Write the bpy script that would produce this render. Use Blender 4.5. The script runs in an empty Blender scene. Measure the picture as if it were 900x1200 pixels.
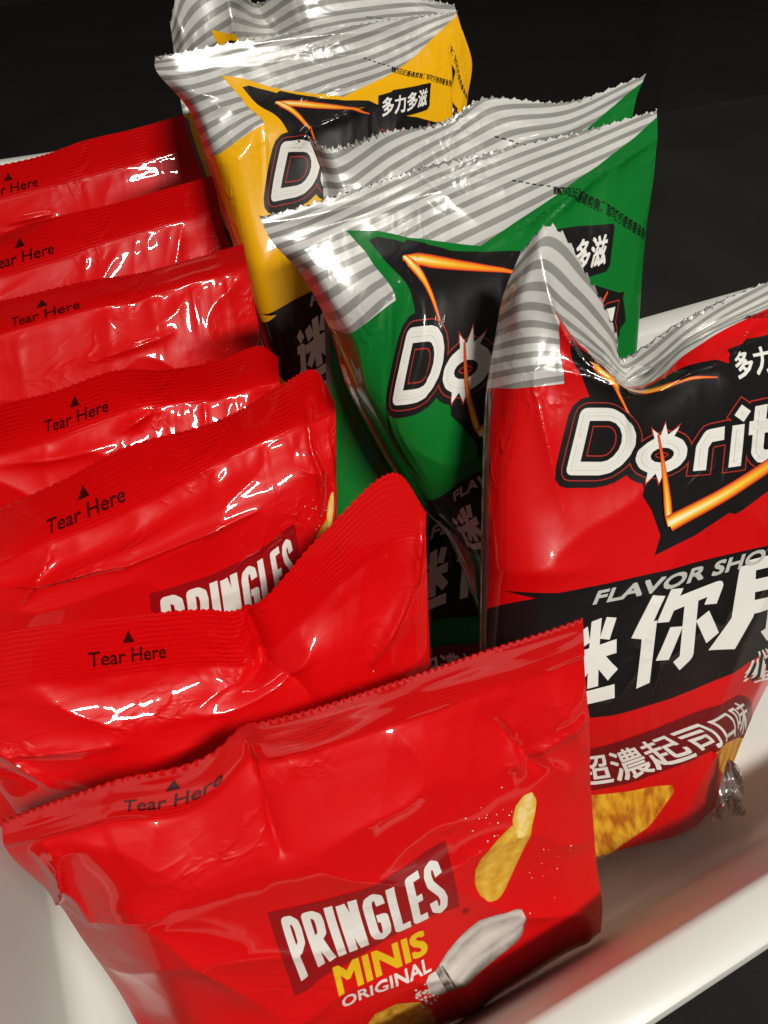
import bpy, bmesh, math, random
import numpy as np
from mathutils import Vector, Matrix, noise
from mathutils.geometry import tessellate_polygon
random.seed(7)
S = 0.17          # one working unit (camera height over the bag tops) in metres
FL = 1.8          # camera height over the tray floor, in working units
F = 869.0
C = bpy.context.scene.collection
DX = np.array([2505, -850, 869.]); DX /= np.linalg.norm(DX)
DY = np.array([-622, -942, 869.]); DY -= DY.dot(DX)*DX; DY /= np.linalg.norm(DY)
DZ = np.cross(DX, DY)
def ray(x, y):
    r = np.array([x-450., y-600., F]); return np.array([r@DX, r@DY, r@DZ])
def proj(q):
    c = q[0]*DX+q[1]*DY+q[2]*DZ
    return 450+F*c[0]/c[2], 600+F*c[1]/c[2]
def W(q):          # working units (camera at origin) -> metres, tray floor at z = 0
    return np.asarray(q)*S+np.array([0, 0, FL*S])

# ------------------------------------------------------------ materials
def new_mat(name):
    m = bpy.data.materials.new(name); m.use_nodes = True
    return m, m.node_tree, m.node_tree.nodes['Principled BSDF']
def N(nt, t, **k):
    n = nt.nodes.new(t)
    for a, b in k.items(): setattr(n, a, b)
    return n
def film_bump(nt, b, strength=0.25, crimp=0, fine=1.0):
    """wrinkled film: noise driven by the bag's own uv, so print and film share it"""
    uv = N(nt, 'ShaderNodeUVMap'); uv.uv_map = 'UVMap'
    n1 = N(nt, 'ShaderNodeTexNoise'); n1.inputs['Scale'].default_value = 6; n1.inputs['Detail'].default_value = 2
    n2 = N(nt, 'ShaderNodeTexNoise'); n2.inputs['Scale'].default_value = 45*fine; n2.inputs['Detail'].default_value = 3
    nt.links.new(uv.outputs[0], n1.inputs['Vector']); nt.links.new(uv.outputs[0], n2.inputs['Vector'])
    b1 = N(nt, 'ShaderNodeBump'); b1.inputs['Strength'].default_value = strength; b1.inputs['Distance'].default_value = 0.004
    b2 = N(nt, 'ShaderNodeBump'); b2.inputs['Strength'].default_value = strength*.55; b2.inputs['Distance'].default_value = 0.0006
    nt.links.new(n1.outputs['Fac'], b1.inputs['Height']); nt.links.new(n2.outputs['Fac'], b2.inputs['Height'])
    nt.links.new(b1.outputs[0], b2.inputs['Normal'])
    # crinkles: thin crease lines, gathered in patches
    n4 = N(nt, 'ShaderNodeTexNoise'); n4.inputs['Scale'].default_value = 13; n4.inputs['Detail'].default_value = 2.5
    n4.inputs['Distortion'].default_value = .6
    sb = N(nt, 'ShaderNodeMath', operation='SUBTRACT'); sb.inputs[1].default_value = .5
    ab = N(nt, 'ShaderNodeMath', operation='ABSOLUTE')
    mr = N(nt, 'ShaderNodeMapRange'); mr.inputs[1].default_value = 0; mr.inputs[2].default_value = .10; mr.inputs[3].default_value = 1; mr.inputs[4].default_value = 0
    n5 = N(nt, 'ShaderNodeTexNoise'); n5.inputs['Scale'].default_value = 3.3
    m5 = N(nt, 'ShaderNodeMapRange'); m5.inputs[1].default_value = .48; m5.inputs[2].default_value = .68
    mm = N(nt, 'ShaderNodeMath', operation='MULTIPLY')
    nt.links.new(uv.outputs[0], n4.inputs['Vector']); nt.links.new(uv.outputs[0], n5.inputs['Vector'])
    nt.links.new(n4.outputs['Fac'], sb.inputs[0]); nt.links.new(sb.outputs[0], ab.inputs[0]); nt.links.new(ab.outputs[0], mr.inputs[0])
    nt.links.new(n5.outputs['Fac'], m5.inputs[0]); nt.links.new(mr.outputs[0], mm.inputs[0]); nt.links.new(m5.outputs[0], mm.inputs[1])
    b4 = N(nt, 'ShaderNodeBump'); b4.inputs['Strength'].default_value = .5; b4.inputs['Distance'].default_value = .0008
    nt.links.new(mm.outputs[0], b4.inputs['Height']); nt.links.new(b2.outputs[0], b4.inputs['Normal'])
    last = b4
    if crimp:
        mp = N(nt, 'ShaderNodeMapping'); mp.inputs['Scale'].default_value = (1.6, 1, 1)
        nt.links.new(uv.outputs[0], mp.inputs[0])
        wv = N(nt, 'ShaderNodeTexWave'); wv.bands_direction = 'Y'; wv.inputs['Scale'].default_value = crimp
        wv.inputs['Distortion'].default_value = 2.2; wv.inputs['Detail'].default_value = 1
        nt.links.new(uv.outputs[0], wv.inputs['Vector'])
        st = N(nt, 'ShaderNodeTexNoise'); st.inputs['Scale'].default_value = 7; st.inputs['Detail'].default_value = 5
        nt.links.new(mp.outputs[0], st.inputs['Vector'])
        mu = N(nt, 'ShaderNodeMath', operation='MULTIPLY')
        mk = N(nt, 'ShaderNodeMapRange'); mk.inputs[1].default_value = .42; mk.inputs[2].default_value = .68; mk.inputs[3].default_value = .12
        nt.links.new(st.outputs['Fac'], mk.inputs[0])
        nt.links.new(wv.outputs['Fac'], mu.inputs[0]); nt.links.new(mk.outputs[0], mu.inputs[1])
        b3 = N(nt, 'ShaderNodeBump'); b3.inputs['Strength'].default_value = .4; b3.inputs['Distance'].default_value = 0.0004
        nt.links.new(mu.outputs[0], b3.inputs['Height']); nt.links.new(last.outputs[0], b3.inputs['Normal'])
        last = b3
    nt.links.new(last.outputs[0], b.inputs['Normal'])
def film(name, col, rough=.4, crimp=0, strength=.10, spec=.16, metal=0.0, coat=.7):
    m, nt, b = new_mat(name)
    b.inputs['Base Color'].default_value = (*col, 1)
    b.inputs['Roughness'].default_value = rough; b.inputs['Specular IOR Level'].default_value = spec
    b.inputs['Metallic'].default_value = metal
    b.inputs['Coat Weight'].default_value = coat; b.inputs['Coat Roughness'].default_value = .035
    film_bump(nt, b, strength, crimp)
    return m
def stripes(name, crimp=0):
    m, nt, b = new_mat(name)
    uv = N(nt, 'ShaderNodeUVMap'); uv.uv_map = 'UVMap'
    sp = N(nt, 'ShaderNodeSeparateXYZ'); nt.links.new(uv.outputs[0], sp.inputs[0])
    a = N(nt, 'ShaderNodeMath', operation='MULTIPLY_ADD'); a.inputs[1].default_value = .17
    nt.links.new(sp.outputs[0], a.inputs[0]); nt.links.new(sp.outputs[1], a.inputs[2])
    d = N(nt, 'ShaderNodeMath', operation='DIVIDE'); d.inputs[1].default_value = .035
    nt.links.new(a.outputs[0], d.inputs[0])
    fr = N(nt, 'ShaderNodeMath', operation='FRACT'); nt.links.new(d.outputs[0], fr.inputs[0])
    rp = N(nt, 'ShaderNodeValToRGB'); e = rp.color_ramp.elements
    e[0].position = 0; e[0].color = (.30, .295, .275, 1); e[1].position = .40; e[1].color = (.30, .295, .275, 1)
    x = e.new(.44); x.color = (.64, .635, .60, 1); x = e.new(.96); x.color = (.64, .635, .60, 1); x = e.new(1.0); x.color = (.30, .295, .275, 1)
    nt.links.new(fr.outputs[0], rp.inputs[0]); nt.links.new(rp.outputs[0], b.inputs['Base Color'])
    b.inputs['Roughness'].default_value = .3; b.inputs['Metallic'].default_value = .15; b.inputs['Coat Weight'].default_value = .6; b.inputs['Coat Roughness'].default_value = .08
    film_bump(nt, b, .09, crimp)
    return m
def tone(name, stops, grain=24):
    m, nt, b = new_mat(name)
    at = N(nt, 'ShaderNodeAttribute'); at.attribute_name = 'ink_tone'
    uv = N(nt, 'ShaderNodeUVMap'); uv.uv_map = 'UVMap'
    n = N(nt, 'ShaderNodeTexNoise'); n.inputs['Scale'].default_value = grain; n.inputs['Detail'].default_value = 5
    nt.links.new(uv.outputs[0], n.inputs['Vector'])
    a = N(nt, 'ShaderNodeMath', operation='MULTIPLY_ADD'); a.inputs[1].default_value = .9; nt.links.new(n.outputs['Fac'], a.inputs[0])
    c = N(nt, 'ShaderNodeMath', operation='SUBTRACT'); c.inputs[1].default_value = .45
    nt.links.new(at.outputs['Fac'], a.inputs[2]); nt.links.new(a.outputs[0], c.inputs[0])
    rp = N(nt, 'ShaderNodeValToRGB'); e = rp.color_ramp.elements
    e[0].position = stops[0][0]; e[0].color = (*stops[0][1], 1); e[1].position = stops[-1][0]; e[1].color = (*stops[-1][1], 1)
    for p, q in stops[1:-1]: x = e.new(p); x.color = (*q, 1)
    nt.links.new(c.outputs[0], rp.inputs[0]); nt.links.new(rp.outputs[0], b.inputs['Base Color'])
    b.inputs['Roughness'].default_value = .32; b.inputs['Specular IOR Level'].default_value = .2
    b.inputs['Coat Weight'].default_value = .7; b.inputs['Coat Roughness'].default_value = .035
    film_bump(nt, b, .09)
    return m
def flame(name):
    m, nt, b = new_mat(name)
    at = N(nt, 'ShaderNodeAttribute'); at.attribute_name = 'ink_tone'
    rp = N(nt, 'ShaderNodeValToRGB'); e = rp.color_ramp.elements
    e[0].position = 0; e[0].color = (.30, .01, .01, 1); e[1].position = 1; e[1].color = (.9, .85, .6, 1)
    for p, c in ((.3, (.75, .07, .02, 1)), (.55, (.85, .30, .01, 1)), (.8, (.9, .6, .05, 1))):
        x = e.new(p); x.color = c
    nt.links.new(at.outputs['Fac'], rp.inputs[0]); nt.links.new(rp.outputs[0], b.inputs['Base Color'])
    b.inputs['Roughness'].default_value = .25; b.inputs['Coat Weight'].default_value = .35
    film_bump(nt, b, .09)
    return m
def crisp(name, c1, c2, c3, scale):
    m, nt, b = new_mat(name)
    uv = N(nt, 'ShaderNodeUVMap'); uv.uv_map = 'UVMap'
    n = N(nt, 'ShaderNodeTexNoise'); n.inputs['Scale'].default_value = scale; n.inputs['Detail'].default_value = 6
    nt.links.new(uv.outputs[0], n.inputs['Vector'])
    rp = N(nt, 'ShaderNodeValToRGB'); e = rp.color_ramp.elements
    e[0].position = .36; e[0].color = (*c1, 1); e[1].position = .62; e[1].color = (*c3, 1)
    x = e.new(.5); x.color = (*c2, 1)
    nt.links.new(n.outputs['Fac'], rp.inputs[0]); nt.links.new(rp.outputs[0], b.inputs['Base Color'])
    b.inputs['Roughness'].default_value = .25; b.inputs['Coat Weight'].default_value = .35
    film_bump(nt, b, .09)
    return m
RED = (.66, .002, .003)
M = dict(
    p_red=film('glossy_red_film', RED, .4, strength=.12), p_seal=film('crimped_red_film', RED, .36, crimp=40, strength=.14),
    p_dark=film('dark_red_print', (.30, .003, .005)), white=film('white_print', (.78, .77, .72)),
    yellow=film('yellow_print', (.80, .52, .01)), black=film('black_print', (.007, .006, .006)),
    ink=film('black_ink_on_red', (.05, .002, .002)),
    chip_l=crisp('pale_crisp_print', (.78, .5, .12), (.82, .56, .16), (.85, .62, .22), 30),
    chip_d=crisp('golden_crisp_print', (.45, .2, .02), (.62, .34, .03), (.7, .42, .06), 60),
    grey=crisp('grey_glass_print', (.30, .29, .26), (.46, .45, .41), (.62, .61, .57), 14),
    silver_l=film('pale_grey_print', (.62, .61, .57)),
    d_red=film('red_crisp_film', (.62, .002, .003), .32), d_green=film('green_crisp_film', (.002, .16, .02), .32),
    d_yellow=film('yellow_crisp_film', (.86, .44, .003), .32),
    stripe=stripes('striped_film'), stripe_seal=stripes('striped_seal_film', 9),
    redline=film('thin_red_outline', (.42, .03, .02)), steel=film('silver_print', (.5, .5, .47)),
    maroon=film('dark_maroon_print', (.16, .002, .005)),
    flame=flame('flame_print'), glass_tone=tone('glass_shaker_print', [(0, (.05, .04, .03)), (.3, (.34, .33, .30)), (.6, (.56, .55, .51)), (1, (.72, .71, .66))]),
    crisp_tone=tone('crisp_photo_print', [(0, (.42, .15, .01)), (.4, (.62, .32, .02)), (.75, (.75, .47, .06)), (1, (.85, .66, .26))], 60),
    tortilla=crisp('tortilla_crisp_print', (.45, .12, .008), (.68, .31, .015), (.80, .46, .03), 40),
    foil=film('silver_foil', (.62, .61, .58), .25, metal=.85, strength=.5),
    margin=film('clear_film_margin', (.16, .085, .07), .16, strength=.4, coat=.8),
    inner=film('inner_foil', (.3, .29, .27), .35, metal=.6),
)

# ------------------------------------------------------------ bags
NU, NV = 144, 150
US = np.linspace(0, 1, NU+1); VS = np.linspace(0, 1, NV+1)
SEALV = 0.09
KS = int(round(SEALV*NV))
def hermite(knots, vals, xs):
    k = np.asarray(knots, float); v = np.asarray(vals, float); n = len(k)
    d = np.diff(v, axis=0)/np.diff(k)[:, None]; m = np.zeros_like(v)
    m[0] = d[0]; m[-1] = d[-1]
    for i in range(1, n-1):
        h0, h1 = k[i]-k[i-1], k[i+1]-k[i]
        m[i] = (d[i-1]*h1+d[i]*h0)/(h0+h1)
        bad = d[i-1]*d[i] <= 0
        m[i] = np.where(bad, m[i]*.25, m[i])
    out = []
    for x in xs:
        i = min(max(np.searchsorted(k, x)-1, 0), n-2); h = k[i+1]-k[i]; t = (x-k[i])/h
        out.append((2*t**3-3*t**2+1)*v[i]+(t**3-2*t**2+t)*h*m[i]+(-2*t**3+3*t**2)*v[i+1]+(t**3-t**2)*h*m[i+1])
    return np.array(out)
class Bag: pass
def bag_geo(anchor, yaw, lean, L, us, rows, auto=None, bulge=.07, back=.16, creases=(), seed=0, crumple=1.0, teeth=.003, pleat=1.0, tilt=0.0, crinkle=.15):
    """rows: list of (v, [(px, py, off), ...]); auto: v values generated down the bag's plane below the last given row"""
    b = Bag(); ax, ay, ad = anchor
    r = ray(ax, ay); P0 = r*(ad/-r[2])
    ya, le = math.radians(yaw), math.radians(lean)
    xa = np.array([math.cos(ya), -math.sin(ya), 0]); fw = np.array([math.sin(ya), math.cos(ya), 0])
    dn = -(fw*math.sin(le)+np.array([0, 0, 1])*math.cos(le))
    n = np.cross(xa, -dn)                               # candidate normal
    if n@(-P0) < 0: n = -n                              # towards the viewer's side of the bag
    b.n = n
    rows[0] = (rows[0][0], [tuple(p[:2])+((p[2] if len(p) > 2 else 0)+tilt,) for p in rows[0][1]])
    rows = [(v, [tuple(p)+(0,)*(3-len(p)) for p in ps]) for v, ps in rows]
    if auto:
        v0, ps = rows[-1]
        base = []
        for p in ps:
            rr = ray(p[0], p[1]); base.append(rr*((n@P0)/(n@rr)))
        mid = (base[0]+base[-1])/2
        for v, wfac, *dist in auto:
            pts = []; dd = dist[0] if dist else L*(v-v0)
            for q, p in zip(base, ps):
                q2 = q+dn*dd; q2 = q2+xa*((mid-q)@xa)*(1-wfac)
                pts.append((*proj(q2), 0))
            rows.append((v, pts))
    vk = [v for v, _ in rows]
    byrow = np.array([hermite(us, [list(p) for p in ps], US) for _, ps in rows])    # rows, NU+1, 3
    G = np.zeros((NV+1, NU+1, 3))
    for i in range(NU+1): G[:, i] = hermite(vk, byrow[:, i], VS)
    P = np.zeros_like(G); Bk = np.zeros_like(G)
    for j, v in enumerate(VS):
        bv = max(0., min(1., (v-SEALV)/.32)); bv = math.sin(bv*math.pi/2)**.9 if bv > 0 else 0
        bo = max(0., min(1., (1-v)/.16)); bv *= math.sin(bo*math.pi/2)**.6 if bo > 0 else 0
        for i, u in enumerate(US):
            bu = math.sin(math.pi*min(max(u, 0), 1))**.65
            rr = ray(G[j, i, 0], G[j, i, 1])
            off = G[j, i, 2]+bulge*bv*bu
            P[j, i] = rr*((n@P0+off)/(n@rr))
            Bk[j, i] = -n*(.004+back*bv*bu)
    # fold-like relief
    b.P = P
    b.px = np.array([[proj(P[j, i]) for i in range(NU+1)] for j in range(NV+1)])
    D = np.zeros((NV+1, NU+1))
    rnd = random.Random(seed)
    ph = [(rnd.uniform(5, 14), rnd.uniform(0, 6.28), rnd.uniform(.3, 1)) for _ in range(7)]
    cz = []
    for (p0, p1, w, h) in creases:
        cz.append((pix2uv(b, *p0), pix2uv(b, *p1), w, h))
    for j, v in enumerate(VS):
        for i, u in enumerate(US):
            d = 0.
            edge = min(1, u/.04)*min(1, (1-u)/.04)
            if v > SEALV:
                t = v-SEALV
                for fq, p_, a_ in ph:
                    d += pleat*.0042*a_*((1-abs(math.sin(fq*u*math.pi/2+p_+t*(a_-.6)*14)))**3-.2)*math.exp(-t/(.05+.12*a_))*min(1, t/.02)*edge
                q = Vector((u*3.2+seed*7.1, v*3.6, seed))
                s = max(0, 1-abs(noise.noise(q))*2.2)**2
                d += crumple*.011*(s-.45)*edge*min(1, t/.05)
                q = Vector((u*8+seed*3.1, v*7.5, seed+5))
                d += crumple*.0010*(1-abs(noise.noise(q))*2.4)*edge*min(1, t/.03)
            else:
                q = Vector((u*5+seed, v*5, 2)); d += .006*noise.noise(q)
                d += .0003*noise.noise(Vector((u*6, v*150, seed)))+crinkle*.0028*noise.noise(Vector((u*9, v*22, seed+3)))
            for (a, e, w, h) in cz:
                dxv, dyv = e[0]-a[0], (e[1]-a[1])*1.1
                L2 = dxv*dxv+dyv*dyv
                t = ((u-a[0])*dxv+(v-a[1])*1.1*dyv)/L2
                tt = min(1, max(0, t))
                ds = math.hypot(u-a[0]-dxv*tt, (v-a[1])*1.1-dyv*tt)
                tap = min(1., max(0, 1.15-abs(t-.5)*1.5)) if 0 <= t <= 1 else .4
                d += 1.35*h*math.exp(-ds/(w*.8))*tap
            D[j, i] = d
    P = P+D[..., None]*n
    if teeth:
        for i in range(NU+1):
            P[0, i] += dn*teeth*((0, .5, 1, .5)[i % 4] if teeth > .01 else i % 2)
    b.P = P; b.back = P+Bk
    gu = np.gradient(P, axis=1); gv = np.gradient(P, axis=0)
    nn = np.cross(gv, gu); ln = np.linalg.norm(nn, axis=2, keepdims=True); nn = nn/np.maximum(ln, 1e-12)
    sg = np.sign(np.sum(nn*n))
    b.nrm = nn*(sg if sg else 1)
    return b
def bil(A, u, v):
    x = u*NU; y = v*NV; i = int(min(max(math.floor(x), 0), NU-1)); j = int(min(max(math.floor(y), 0), NV-1)); s = x-i; t = y-j
    return (A[j, i]*(1-s)+A[j, i+1]*s)*(1-t)+(A[j+1, i]*(1-s)+A[j+1, i+1]*s)*t
def pix2uv(b, x, y):
    d = np.sum((b.px-np.array([x, y]))**2, axis=2); j, i = np.unravel_index(np.argmin(d), d.shape)
    u, v = US[i], VS[j]; h = .01
    for _ in range(12):
        p = bil(b.px, u, v); pu = (bil(b.px, u+h, v)-bil(b.px, u-h, v))/(2*h); pv = (bil(b.px, u, v+h)-bil(b.px, u, v-h))/(2*h)
        A = np.array([[pu[0], pv[0]], [pu[1], pv[1]]])
        if abs(np.linalg.det(A)) < 1e-6: break
        s = np.linalg.solve(A, np.array([x, y])-p); m = np.abs(s).max()
        if m > .05: s = s*.05/m
        u += s[0]; v += s[1]
        if m < 1e-5: break
    return (float(u), float(v))

# ------------------------------------------------------------ artwork, flat in the bag's own (u, v) sheet
def text2d(s, offset=0., res=3, space=1.0):
    cu = bpy.data.curves.new('txt', 'FONT'); cu.body = s; cu.size = 1; cu.offset = offset; cu.resolution_u = res
    cu.space_character = space; cu.fill_mode = 'BOTH'
    ob = bpy.data.objects.new('txt', cu); C.objects.link(ob)
    dg = bpy.context.evaluated_depsgraph_get(); me = bpy.data.meshes.new_from_object(ob.evaluated_get(dg))
    co = [(v.co.x, v.co.y) for v in me.vertices]; fs = [tuple(p.vertices) for p in me.polygons]
    bpy.data.objects.remove(ob); bpy.data.curves.remove(cu); bpy.data.meshes.remove(me)
    return co, fs
_cache = {}
def text_box(s, offset=0., base_offset=None, **k):
    """text scaled so that the glyphs drawn at base_offset fill the unit box (y up)"""
    key = (s, offset, base_offset)
    if key not in _cache:
        co, fs = text2d(s, offset, **k)
        ref = co if base_offset is None else text2d(s, base_offset, **k)[0]
        x0, x1 = min(c[0] for c in ref), max(c[0] for c in ref); y0, y1 = min(c[1] for c in ref), max(c[1] for c in ref)
        _cache[key] = ([((x-x0)/(x1-x0), (y-y0)/(y1-y0)) for x, y in co], fs)
    return _cache[key]
def quad_map(bl, tl, tr, br, arc=0., barc=0.):
    bl, tl, tr, br = map(np.array, (bl, tl, tr, br))
    def f(x, y):
        bot = bl*(1-x)+br*x; top = tl*(1-x)+tr*x
        k = 4*x*(1-x)
        top2 = top+(bot-top)*arc*k; bot2 = bot+(top-bot)*barc*k
        q = bot2*(1-y)+top2*y
        return float(q[0]), float(q[1])
    return f
class Art:
    def __init__(s): s.items = []     # (part, material, layer, verts uv, faces, heat)
    def text(s, part, mat, layer, txt, quad, bold=(0, 0), arc=0., barc=0.):
        """bold: the glyphs are thickened by overprinting, in fractions of the text box"""
        co, fs = text_box(txt); f = quad_map(*quad, arc=arc, barc=barc); bx_, by_ = bold
        ks = range(9) if bx_ or by_ else (8,)
        for k in ks:
            ox, oy = (0, 0) if k == 8 else ((1, 0), (1, 1), (0, 1), (-1, 1), (-1, 0), (-1, -1), (0, -1), (1, -1))[k]
            s.items.append((part, mat, layer+.012*k, [f(bx_+x*(1-2*bx_)+ox*bx_, by_+y*(1-2*by_)+oy*by_) for x, y in co], fs, None))
    def poly(s, part, mat, layer, pts, heat=None):
        s.items.append((part, mat, layer, list(pts), [tuple(range(len(pts)))], heat))
def arc_pts(cx, cy, rx, ry, a0, a1, n=8):
    return [(cx+rx*math.cos(math.radians(a0+(a1-a0)*k/n)), cy+ry*math.sin(math.radians(a0+(a1-a0)*k/n))) for k in range(n+1)]
def brush(A, part, mat, layer, f, lines, w, grow=0.):
    """lettering drawn as broad pen strokes: each line is a chain of points in the letter's own units"""
    lay = layer
    for ln in lines:
        for a, b in zip(ln, ln[1:]):
            dx_, dy_ = b[0]-a[0], b[1]-a[1]; l = math.hypot(dx_, dy_) or 1e-6; dx_, dy_ = dx_/l, dy_/l
            h = w/2+grow
            a2 = (a[0]-dx_*grow, a[1]-dy_*grow) if a is ln[0] else a
            b2 = (b[0]+dx_*grow, b[1]+dy_*grow) if b is ln[-1] else b
            A.poly(part, mat, lay, [f(a2[0]-dy_*h, a2[1]+dx_*h), f(a2[0]+dy_*h, a2[1]-dx_*h), f(b2[0]+dy_*h, b2[1]-dx_*h), f(b2[0]-dy_*h, b2[1]+dx_*h)])
            lay += .004
        for p in ln[1:-1]:
            A.poly(part, mat, lay, [f(p[0]+(w/2+grow)*math.cos(k*math.pi/6), p[1]+(w/2+grow)*math.sin(k*math.pi/6)) for k in range(12)])
            lay += .004
def box_map(quad, bw, bh):
    q = quad_map(*quad); return lambda x, y: q(x/bw, y/bh)
DOR = [[(9, 38), (9, 69), (44, 69)]+arc_pts(44, 38.5, 26, 30.5, 90, -90, 8)[1:]+[(9, 8), (9, 40)],
       arc_pts(112, 25, 23, 18, 90, 450, 14), [(160, 0), (160, 30), (167, 42), (186, 43)], [(203, 0), (203, 50)], [(203, 57), (211, 68)],
       [(230, 68), (230, 16), (236, 8), (247, 8)], [(217, 44), (247, 44)], arc_pts(278, 25, 21, 18, 90, 450, 14),
       [(338, 42), (322, 44), (313, 36), (320, 28), (332, 22), (335, 14), (326, 8), (308, 9)]]
_P = [[(5, 0), (5, 58), (12, 58), (17, 54), (18, 46), (17, 34), (12, 30), (5, 30)]]
PRI = [(0, _P), (25, _P+[[(11, 30), (19, 0)]]), (50, [[(5, 0), (5, 62)]]), (62, [[(5, 0), (5, 60)], [(5, 60), (17, 2)], [(17, 0), (17, 62)]]),
       (87, [[(18, 44), (17, 54), (12, 58), (7, 55), (5, 48), (5, 14), (7, 7), (12, 4), (17, 8), (18, 16), (18, 28), (11, 28)]]),
       (112, [[(5, 62), (5, 4), (18, 4)]]), (133, [[(18, 58), (5, 58), (5, 4), (18, 4)], [(5, 32), (16, 32)]]),
       (155, [[(18, 44), (17, 54), (12, 58), (7, 56), (5, 49), (6, 40), (16, 24), (18, 16), (16, 7), (11, 4), (6, 7), (5, 18)]])]
MI = [[(10, 88), (20, 72)], [(2, 60), (18, 60), (15, 24), (4, 6)], [(14, 20), (30, 6), (84, 6)], [(26, 54), (86, 54)], [(56, 16), (56, 92)],
      [(36, 86), (42, 66)], [(78, 88), (70, 66)], [(50, 48), (32, 24)], [(62, 48), (82, 24)]]
NI = [[(24, 94), (6, 52)], [(17, 66), (17, -4)], [(44, 94), (32, 60)], [(40, 76), (90, 76), (84, 58)], [(62, 74), (62, 8), (52, 2)], [(48, 48), (36, 16)], [(76, 48), (90, 16)]]
CUI = [[(12, 90), (12, 30), (2, -2)], [(12, 88), (38, 88), (38, 4), (30, 0)], [(12, 62), (38, 62)], [(12, 38), (38, 38)],
       [(62, 96), (48, 74)], [(58, 84), (84, 84), (76, 70)], [(48, 66), (96, 66)], [(52, 66), (52, 30), (44, 0)], [(64, 50), (88, 50), (88, 34), (78, 34)], [(64, 50), (64, 6), (94, 6), (94, 18)]]
def cut(co, fs, heat):
    bm = bmesh.new(); hl = bm.verts.layers.float.new('heat')
    vs = [bm.verts.new((x, y, 0)) for x, y in co]
    if heat:
        for v, h in zip(vs, heat): v[hl] = h
    for f in fs:
        tri = [f] if len(f) == 3 else [[f[i] for i in t] for t in tessellate_polygon([[Vector((co[i][0], co[i][1], 0)) for i in f]])]
        for t in tri:
            try: bm.faces.new([vs[i] for i in t])
            except ValueError: pass
    xs = [v.co.x for v in bm.verts]; ys = [v.co.y for v in bm.verts]
    if not xs: bm.free(); return None
    for k, n, lo, hi in ((0, NU, min(xs), max(xs)), (1, NV, min(ys), max(ys))):
        for i in range(max(0, int(lo*n)), min(n, int(hi*n)+1)+1):
            c = i/n
            pc = (c, 0, 0) if k == 0 else (0, c, 0); pn = (1, 0, 0) if k == 0 else (0, 1, 0)
            if i == 0: bmesh.ops.bisect_plane(bm, geom=bm.verts[:]+bm.edges[:]+bm.faces[:], plane_co=pc, plane_no=pn, clear_inner=True)
            elif i == n: bmesh.ops.bisect_plane(bm, geom=bm.verts[:]+bm.edges[:]+bm.faces[:], plane_co=pc, plane_no=pn, clear_outer=True)
            else: bmesh.ops.bisect_plane(bm, geom=bm.verts[:]+bm.edges[:]+bm.faces[:], plane_co=pc, plane_no=pn, dist=1e-7)
    bm.verts.index_update()
    v = np.array([(q.co.x, q.co.y) for q in bm.verts]); h = [q[hl] for q in bm.verts]
    f = [tuple(q.index for q in g.verts) for g in bm.faces]; bm.free()
    return v, f, h
def compile_art(art):
    out = {}
    for part, mat, layer, co, fs, heat in art.items:
        r = cut(co, fs, heat)
        if r is not None and len(r[1]): out.setdefault(part, []).append((mat, layer, *r))
    return out
def link_mesh(name, verts, faces, mats, midx, uvs, normals, heat, parent, loc):
    me = bpy.data.meshes.new(name)
    me.from_pydata([tuple(v) for v in (np.asarray(verts)-loc)], [], faces)
    for m in mats: me.materials.append(m)
    me.polygons.foreach_set('material_index', midx); me.polygons.foreach_set('use_smooth', [True]*len(faces))
    if uvs is not None:
        ul = me.uv_layers.new(name='UVMap'); li = np.zeros(len(me.loops), int); me.loops.foreach_get('vertex_index', li)
        ul.data.foreach_set('uv', np.asarray(uvs)[li].ravel())
    if heat is not None:
        at = me.attributes.new('ink_tone', 'FLOAT', 'POINT'); at.data.foreach_set('value', heat)
    me.update()
    if normals is not None: me.normals_split_custom_set_from_vertices([tuple(x) for x in normals])
    o = bpy.data.objects.new(name, me); C.objects.link(o); o.parent = parent
    return o
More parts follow.
